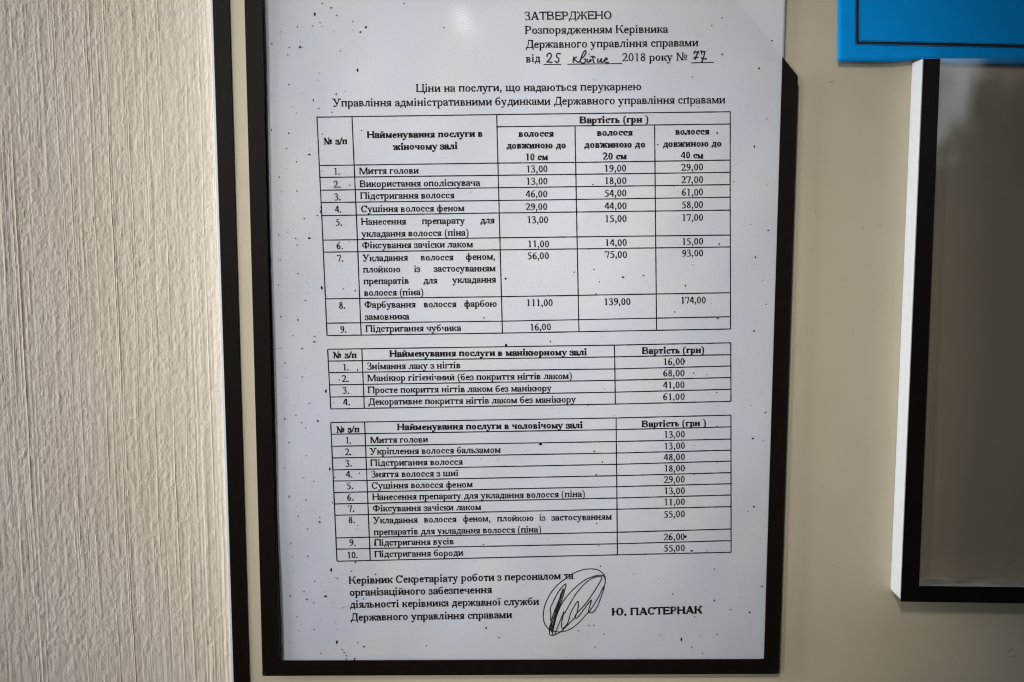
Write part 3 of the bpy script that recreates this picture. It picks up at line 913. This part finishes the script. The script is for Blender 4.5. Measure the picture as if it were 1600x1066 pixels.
R3 += [('Миття голови', 578.5, 692.9, 669, 691.4), ('Укріплення волосся бальзамом', 578.1, 710.5, 782.7, 707.6), ('Підстригання волосся', 578.8, 728.4, 723.3, 726.3),
       ('Зняття волосся з шиї', 579.5, 746.2, 716.6, 744.1), ('Сушіння волосся феном', 580.5, 764, 738.8, 761.7), ('Нанесення препарату для укладання волосся (піна)', 581.5, 781.8, 914.4, 776.6),
       ('Фіксування зачіски лаком', 582.2, 799.6, 752, 797.1),
       ('Укладання', 583.2, 818.2, 652.7, 817), ('волосся', 662.2, 816.8, 713.5, 816), ('феном,', 723, 815.8, 766.9, 815.1), ('плойкою', 776.7, 815, 834.1, 814.1), ('із', 842.5, 814, 852.6, 813.8), ('застосуванням', 861.4, 813.6, 955.9, 812.2),
       ('препаратів для укладання волосся (піна)', 583.9, 836.2, 845.9, 832), ('Підстригання вусів', 584.9, 853, 709.5, 850.8), ('Підстригання бороди', 584.9, 870.9, 724, 868.4)]
for s_, yb in (('13,00', 684.2), ('13,00', 702.2), ('48,00', 719.6), ('18,00', 737.2), ('29,00', 754.6), ('13,00', 772.3), ('11,00', 789.7), ('55,00', 808.8), ('26,00', 844.2), ('55,00', 861.8)):
    R3.append((s_, 1037, yb, 1070.6, yb - .6))
table(L3, R3, 'three column price table of ten rows, lowest on the sheet')

# closing lines and signature
t = Print()
t.text('Керівник Секретаріату роботи з персоналом та', 544.8, 912.6, 896.5, 905, 14)
t.text('організаційного забезпечення', 546, 931.2, 769, 927, 14)
t.text('діяльності керівника державної служби', 546.5, 950.2, 842.4, 945.2, 14)
t.text('Державного управління справами', 547.7, 970.4, 800.2, 966, 14)
t.text('Ю. ПАСТЕРНАК', 955.8, 962.2, 1097, 958.6, 14, True)
t.build('closing_text', M_INK, sheet)

t = Print()
sg = lambda pts: [(840 + x / 8.883, 880 + y / 8.883) for x, y in pts]
for s_ in ([(210, 940), (130, 890), (85, 800), (80, 690), (110, 560), (180, 420), (280, 300), (400, 205), (500, 140), (620, 95), (730, 80), (840, 95), (910, 150), (940, 220), (925, 330),
            (880, 470), (830, 600), (765, 685), (710, 685), (660, 730), (580, 820), (480, 900), (380, 945), (290, 955), (210, 940)],
           [(165, 940), (168, 985), (190, 1003), (240, 995), (330, 945), (430, 845), (520, 750), (547, 680), (566, 590), (560, 528), (520, 580), (460, 690), (430, 800), (400, 860), (340, 905), (335, 820), (362, 688),
            (328, 765), (280, 880), (240, 985), (205, 1000), (222, 900), (262, 740), (322, 590), (400, 470), (520, 340), (650, 240), (760, 190), (850, 168), (910, 176), (940, 225)],
           [(160, 940), (200, 830), (260, 640), (320, 440), (358, 368), (300, 560), (230, 800), (190, 960)], [(155, 930), (215, 720), (285, 540), (330, 430), (352, 380)],
           [(180, 800), (182, 700), (175, 630), (200, 570), (270, 430), (340, 330), (392, 288), (382, 350), (330, 530), (265, 700), (215, 880), (200, 960)],
           [(375, 700), (440, 580), (530, 430), (650, 290), (760, 210), (860, 185), (890, 202), (850, 290), (760, 430), (660, 570), (550, 690), (518, 740), (540, 767), (590, 712), (680, 590), (746, 512), (730, 580),
            (703, 682), (760, 612), (840, 480), (918, 320)]):
    t.band(sg(s_), 1.7)
for x, y, r1, r2 in ((172, 915, 24, 30), (190, 860, 16, 40), (352, 372, 18, 20), (360, 685, 14, 18)):
    t.blot(840 + x / 8.883, 880 + y / 8.883, r1 / 8.883, r2 / 8.883)
o = t.build('signature', M_PEN, sheet)
o['label'] = 'looping oval signature in black pen'

# toner specks left by the photocopier
t = Print()
SP = []


def sp(ox, oy, sc, lst):
    for e in lst:
        SP.append((ox + e[0] / sc, oy + e[1] / sc, e[2] if len(e) > 2 else 'd'))


sp(380, 0, 5, [(618, 28), (687, 62, 'm'), (729, 122), (558, 110, 'T'), (600, 178), (543, 205), (616, 208, 's'), (424, 212), (709, 243, 's'), (857, 170), (959, 214, 'M'), (855, 237, 's'), (916, 251, 'm'), (224, 345, 't'),
               (446, 328, 's'), (361, 372), (444, 369, 'W'), (348, 429), (758, 399), (893, 489, 's'), (893, 550, 'T'), (214, 550, 's'), (597, 573, 's'), (582, 628, 's'), (357, 662), (726, 738, 't'), (547, 782, 't'), (225, 750, 's'),
               (590, 848), (383, 836, 's'), (692, 878), (1258, 28), (1567, 218), (356, 1043), (618, 1049), (925, 1020), (295, 250, 's'), (458, 730, 's'), (416, 884, 's'), (797, 715, 's')])
sp(395, 180, 2.805, [(81, 66, 't'), (157, 79), (148, 146), (249, 150, 's'), (248, 173, 'W'), (192, 205), (116, 271), (194, 333), (125, 336, 's'), (225, 454), (114, 525, 't'), (151, 513, 's'), (189, 541), (194, 570), (249, 517, 's'),
                     (248, 539, 'W'), (120, 634), (198, 694), (112, 745), (239, 735, 's'), (230, 812), (123, 884, 't'), (197, 898, 'm'), (175, 967), (271, 970), (270, 994, 'W'), (216, 1023), (302, 757, 'T'), (296, 423, 't'), (299, 402, 't'),
                     (283, 441), (304, 83), (301, 245, 's')])
sp(420, 530, 3.948, [(205, 59), (100, 148), (111, 236, 's'), (207, 233), (250, 396), (167, 470), (98, 492, 't'), (202, 516), (227, 549), (303, 474, 's'), (302, 505, 'W'), (124, 639), (232, 720), (96, 794), (213, 856, 's'), (277, 877),
                     (125, 972, 't'), (229, 992), (353, 320, 'T'), (376, 803, 'T'), (392, 1010), (397, 392, 's'), (408, 852), (436, 252)])
sp(420, 780, 4.1, [(238, 6), (187, 110), (327, 117), (326, 147, 'W'), (248, 191), (141, 282), (153, 370, 's'), (251, 366), (400, 453, 'T'), (295, 526), (226, 591), (138, 621, 't'), (245, 643, 'm'), (287, 664), (364, 595, 's'),
                   (363, 623, 'W'), (180, 754), (290, 835), (437, 915, 'T'), (193, 842, 's'), (136, 919, 's'), (316, 903, 's'), (334, 990), (470, 963), (483, 982), (497, 1003), (550, 1024, 'm'), (497, 1025), (427, 788, 's'), (437, 832, 's'),
                   (412, 662, 's'), (440, 508), (430, 502, 's'), (531, 462), (555, 405, 'm'), (136, 293, 's')])
sp(520, 890, 4.706, [(230, 567, 'm'), (183, 538), (688, 561), (1127, 431, 'm'), (1222, 502), (227, 216), (315, 35), (340, 345, 'm')])
sp(820, 850, 3.556, [(1053, 140), (822, 280), (1054, 315, 'm'), (1249, 380, 'm'), (1317, 238, 'w'), (870, 531, 'T'), (928, 574), (392, 574), (440, 500), (296, 482), (1068, 503), (943, 405), (987, 608), (420, 124), (604, 170, 's'), (741, 195, 's'),
                     (1145, 364), (355, 453), (383, 452), (752, 506, 's'), (975, 515, 's'), (928, 38, 'm'), (1015, 38, 's')])
sp(1120, 100, 2.317, [(153, 16), (136, 299, 't'), (62, 427), (180, 438, 's'), (186, 603, 'w'), (140, 700, 'm'), (178, 870), (135, 967, 'm'), (122, 582, 's'), (165, 785, 's'), (181, 199)])
sp(1120, 540, 2.13, [(119, 310, 'm'), (123, 537, 'm'), (109, 888, 'm'), (162, 222), (155, 317, 's'), (150, 803, 'w'), (103, 552), (46, 879), (150, 155, 's'), (144, 642, 's'), (82, 838, 's')])
sp(800, 0, 3.556, [(1168, 100), (1110, 143), (1445, 227, 'w'), (1372, 380, 'm'), (1168, 302, 'm'), (1002, 428), (1413, 661, 's'), (1036, 596, 's'), (1140, 740, 'm'), (1345, 815, 't'), (810, 805), (455, 445, 's'), (980, 545, 'm'), (466, 580)])
sp(780, 180, 2.962, [(30, 757, 'M'), (347, 727), (439, 714), (463, 772), (573, 750, 'W'), (667, 742, 'w'), (861, 790, 't'), (896, 693, 's'), (811, 911), (1018, 596, 'm'), (1012, 941, 'm'), (448, 827), (434, 322), (810, 332, 's'), (237, 1048), (32, 1064, 'M')])
sp(480, 240, 3.553, [(237, 176), (908, 214, 's'), (982, 912, 'w'), (266, 762, 't'), (200, 752), (110, 792, 's'), (232, 490, 's')])
sp(490, 530, 2.962, [(1051, 487, 'B'), (890, 30, 'M'), (1085, 928, 's'), (787, 951), (284, 946, 'T'), (212, 621), (855, 555, 's'), (773, 555, 's'), (1298, 519), (1336, 570), (1308, 628), (204, 143, 't'), (1270, 306), (205, 862), (199, 880, 's'), (1310, 852, 's'), (278, 470, 't'), (1347, 232, 's')])
sp(830, 530, 2.881, [(731, 153), (790, 160, 's'), (835, 240), (998, 448, 'm'), (1003, 755, 'm'), (837, 392), (733, 480, 's'), (836, 558, 's'), (733, 610), (320, 553), (292, 610), (284, 506), (721, 953, 'm'), (690, 100, 'M'), (690, 580, 'm'), (695, 889, 'M'), (1054, 330, 'w'), (990, 297, 's'), (305, 930), (295, 830)])
for _ in range(170):
    x, y = rng.uniform(450, 1185), rng.uniform(5, 1020)
    SP.append((x, y, 'f'))
for _ in range(60):
    SP.append((rng.uniform(446, 505), rng.uniform(5, 1020), 'f'))
for x, y, kx in SP:
    r1, r2 = {'f': (.52, .52), 's': (.85, .85), 'd': (1.22, 1.22), 'm': (1.55, 1.6), 'M': (1.9, 2.0), 'B': (2.6, 2.2), 't': (1.0, 2.3), 'T': (1.6, 3.2), 'w': (2.1, 1.0), 'W': (2.4, 1.6)}[kx]
    t.blot(x, y, r1, r2)
for a in (((425, 547), (441, 544)), ((532, 951), (546, 945.5))):
    t.band([a[0], a[1]], .5, False)
o = t.build('toner_specks', M_INK, sheet)
o['label'] = 'scattered black toner specks'
o['kind'] = 'stuff'

# ------------------------------------------------------------------ the deeper, empty pocket to its right
FRONT2 = -0.0122
pk2 = empty('document_pocket', tuple(at(1700, 942, 0.0)))
tag(pk2, 'deep empty wall pocket with white side and dark brown border under the blue card', 'document holder', 'clear document pockets on the board')
RX = 2262.0
fl = lambda v: 1443.6 - (v - 91.0) * (36.1 / 849.0)
fi = lambda v: 1469.3 - (v - 91.5) * (33.2 / 824.5)
gl_ = lambda u: 940.2 + (u - 1408) * (2.6 / 192)
gi_ = lambda u: 915.8 + (u - 1436) * (2.0 / 164)
sh = lambda v: RX - (v - 91) * (62.0 / 849)
si = lambda v: sh(v) - 27
pocket_slab(pk2, 'front_plate', [(1408.6, 939.6), (sh(gl_(RX)) - 1, gl_(RX) - .6), (sh(91), 90.6), (fl(91) + .6, 90.6)], FRONT2, FRONT2 + .0003, FRONT2 + .0018, M_PLATE2, 0.0002)
pocket_slab(pk2, 'border_strip', [(1407.6, 940.2), (1436.0, 915.8), (fi(92), 92), (fl(92), 92)], FRONT2, FRONT2, FRONT2 + .00027, M_TRIM)
pocket_slab(pk2, 'border_strip', [(1407.9, 940.25), (sh(gl_(RX)), gl_(RX)), (si(gi_(RX)), gi_(RX)), (1436.2, 915.85)], FRONT2, FRONT2, FRONT2 + .00027, M_TRIM)
pocket_slab(pk2, 'border_strip', [(sh(gl_(RX)) + .3, gl_(RX)), (sh(92), 92), (si(92), 92), (si(gi_(RX)) + .3, gi_(RX))], FRONT2, FRONT2, FRONT2 + .00027, M_TRIM)
yF = FRONT2 + .0018
# white foam sides behind the border; outlines taken at the front edge
pocket_slab(pk2, 'side_wall', [(1407.9, 935.0), (1409.6, 939.6), (1434.0, 939.6), (fi(91) - .6, 90.9), (fl(91) + .2, 90.9)], FRONT2, FRONT2 + .0003 + .0015, -0.00005, M_FOAM, 0.0004)
pocket_slab(pk2, 'bottom_wall', [(1434.6, 939.6), (sh(gl_(RX)) - 28, gl_(RX) - .8), (si(gi_(RX)) - 1, gi_(RX) + 1.2), (1434.6, 917.0)], FRONT2, yF, -0.00005, M_FOAM_DUSTY, 0.0003)
pocket_slab(pk2, 'side_wall', [(sh(gl_(RX)) - 27, gl_(RX) - .8), (sh(gl_(RX)) - 1, gl_(RX) - .8), (sh(91) - 1, 91), (si(91), 91)], FRONT2, yF, -0.00005, M_FOAM, 0.0003)

# ------------------------------------------------------------------ the blue card above it
cb = [(1306.6, 97.0), (1330, 97.6), (1360, 98.0), (1395, 97.6), (1412, 96.4), (1424, 94.2), (1440, 93.4), (1466, 94.0), (1473, 98.6), (1490, 99.8), (1540, 100.6), (1600, 101.8), (1700, 103.6), (1874, 106)]
NCU = 80; NCV = 60
ub = np.array([c[0] for c in cb]); vb = np.array([c[1] for c in cb])
uu = np.unique(np.concatenate([np.linspace(1306.6, 1874, NCU), ub]))
vbot = np.interp(uu, ub, vb)


def card_y(x, z):
    c0 = at(1307, 97, 0.0); c1 = at(1430, 94, 0.0)
    d = np.exp(-((x - c1[0]) / 0.02) ** 2) * np.exp(-np.clip(z - c1[2], 0, 1) / 0.012) * 0.0006
    e = np.exp(-np.clip(z - c0[2], 0, 1) / 0.02) * 0.0010 * np.clip((c1[0] - x) / 0.03, 0, 1)
    return -0.0018 - d - e


rows_ = []
for a in np.linspace(0, 1, NCV):
    vv = vbot * (1 - a) + (-330.0) * a
    P = at(uu + a * 6.0 * 0 + (97 - vv) * 0.012, vv, -0.0012)
    P[:, 1] = card_y(P[:, 0], P[:, 2])
    rows_.append(P)
G2 = np.array(rows_)
n2v, n2u = G2.shape[:2]
gv = G2.reshape(-1, 3); back = gv + np.array([0, 0.0003, 0])
ii = np.arange(n2u * n2v).reshape(n2v, n2u)
ff = [tuple(q) for q in np.stack([ii[:-1, :-1], ii[:-1, 1:], ii[1:, 1:], ii[1:, :-1]], -1).reshape(-1, 4)]
nb = n2u * n2v
ff += [tuple(nb + np.array(q)[::-1]) for q in ff]
edge = list(ii[0, :]) + list(ii[1:, -1]) + list(ii[-1, -2::-1]) + list(ii[-2:0:-1, 0])
for a, b_ in zip(edge, edge[1:] + edge[:1]):
    ff.append((a, a + nb, b_ + nb, b_))
card = obj('blue_card', np.vstack([gv, back]), ff, M_CARD, None, True)
tag(card, 'bright blue card with a double black border line, hanging above the empty pocket', 'card')


def on_card(P):
    W = at(P[:, 0], P[:, 1], -0.0012)
    for _ in range(2):
        d = W - CAM
        W = CAM + d * ((card_y(W[:, 0], W[:, 2]) - CAM[1]) / d[:, 1])[:, None]
    W[:, 1] -= 0.00008
    return W


cv, cf = [], []
for pts, w in (([(1340.4, -320), (1340.0, -40), (1339.6, 66.2)], 4.2), ([(1338.0, 66.8), (1410, 68.0), (1600, 72.2), (1840, 77.4)], 4.3),
               ([(1336.7, -320), (1336.6, -40), (1336.4, 70.2)], .8), ([(1336.2, 70.2), (1410, 71.7), (1600, 75.2), (1840, 80.6)], .8),
               ([(1344.2, -320), (1343.8, -40), (1343.4, 63.2)], .6), ([(1343.2, 63.4), (1410, 64.6), (1600, 69.0), (1836, 74)], .6)):
    P = np.array(pts, float)
    D = [P[0]]
    for i in range(len(P) - 1):
        for t_ in np.linspace(0, 1, 21)[1:]:
            D.append(P[i] + (P[i + 1] - P[i]) * t_)
    D = np.array(D)
    for q in ribbon(D, np.full(len(D), w)):
        cf.append(tuple(range(len(cv), len(cv) + 4))); cv += list(q)
obj('printed_border', on_card(np.array(cv)), cf, M_CARD_INK, card)
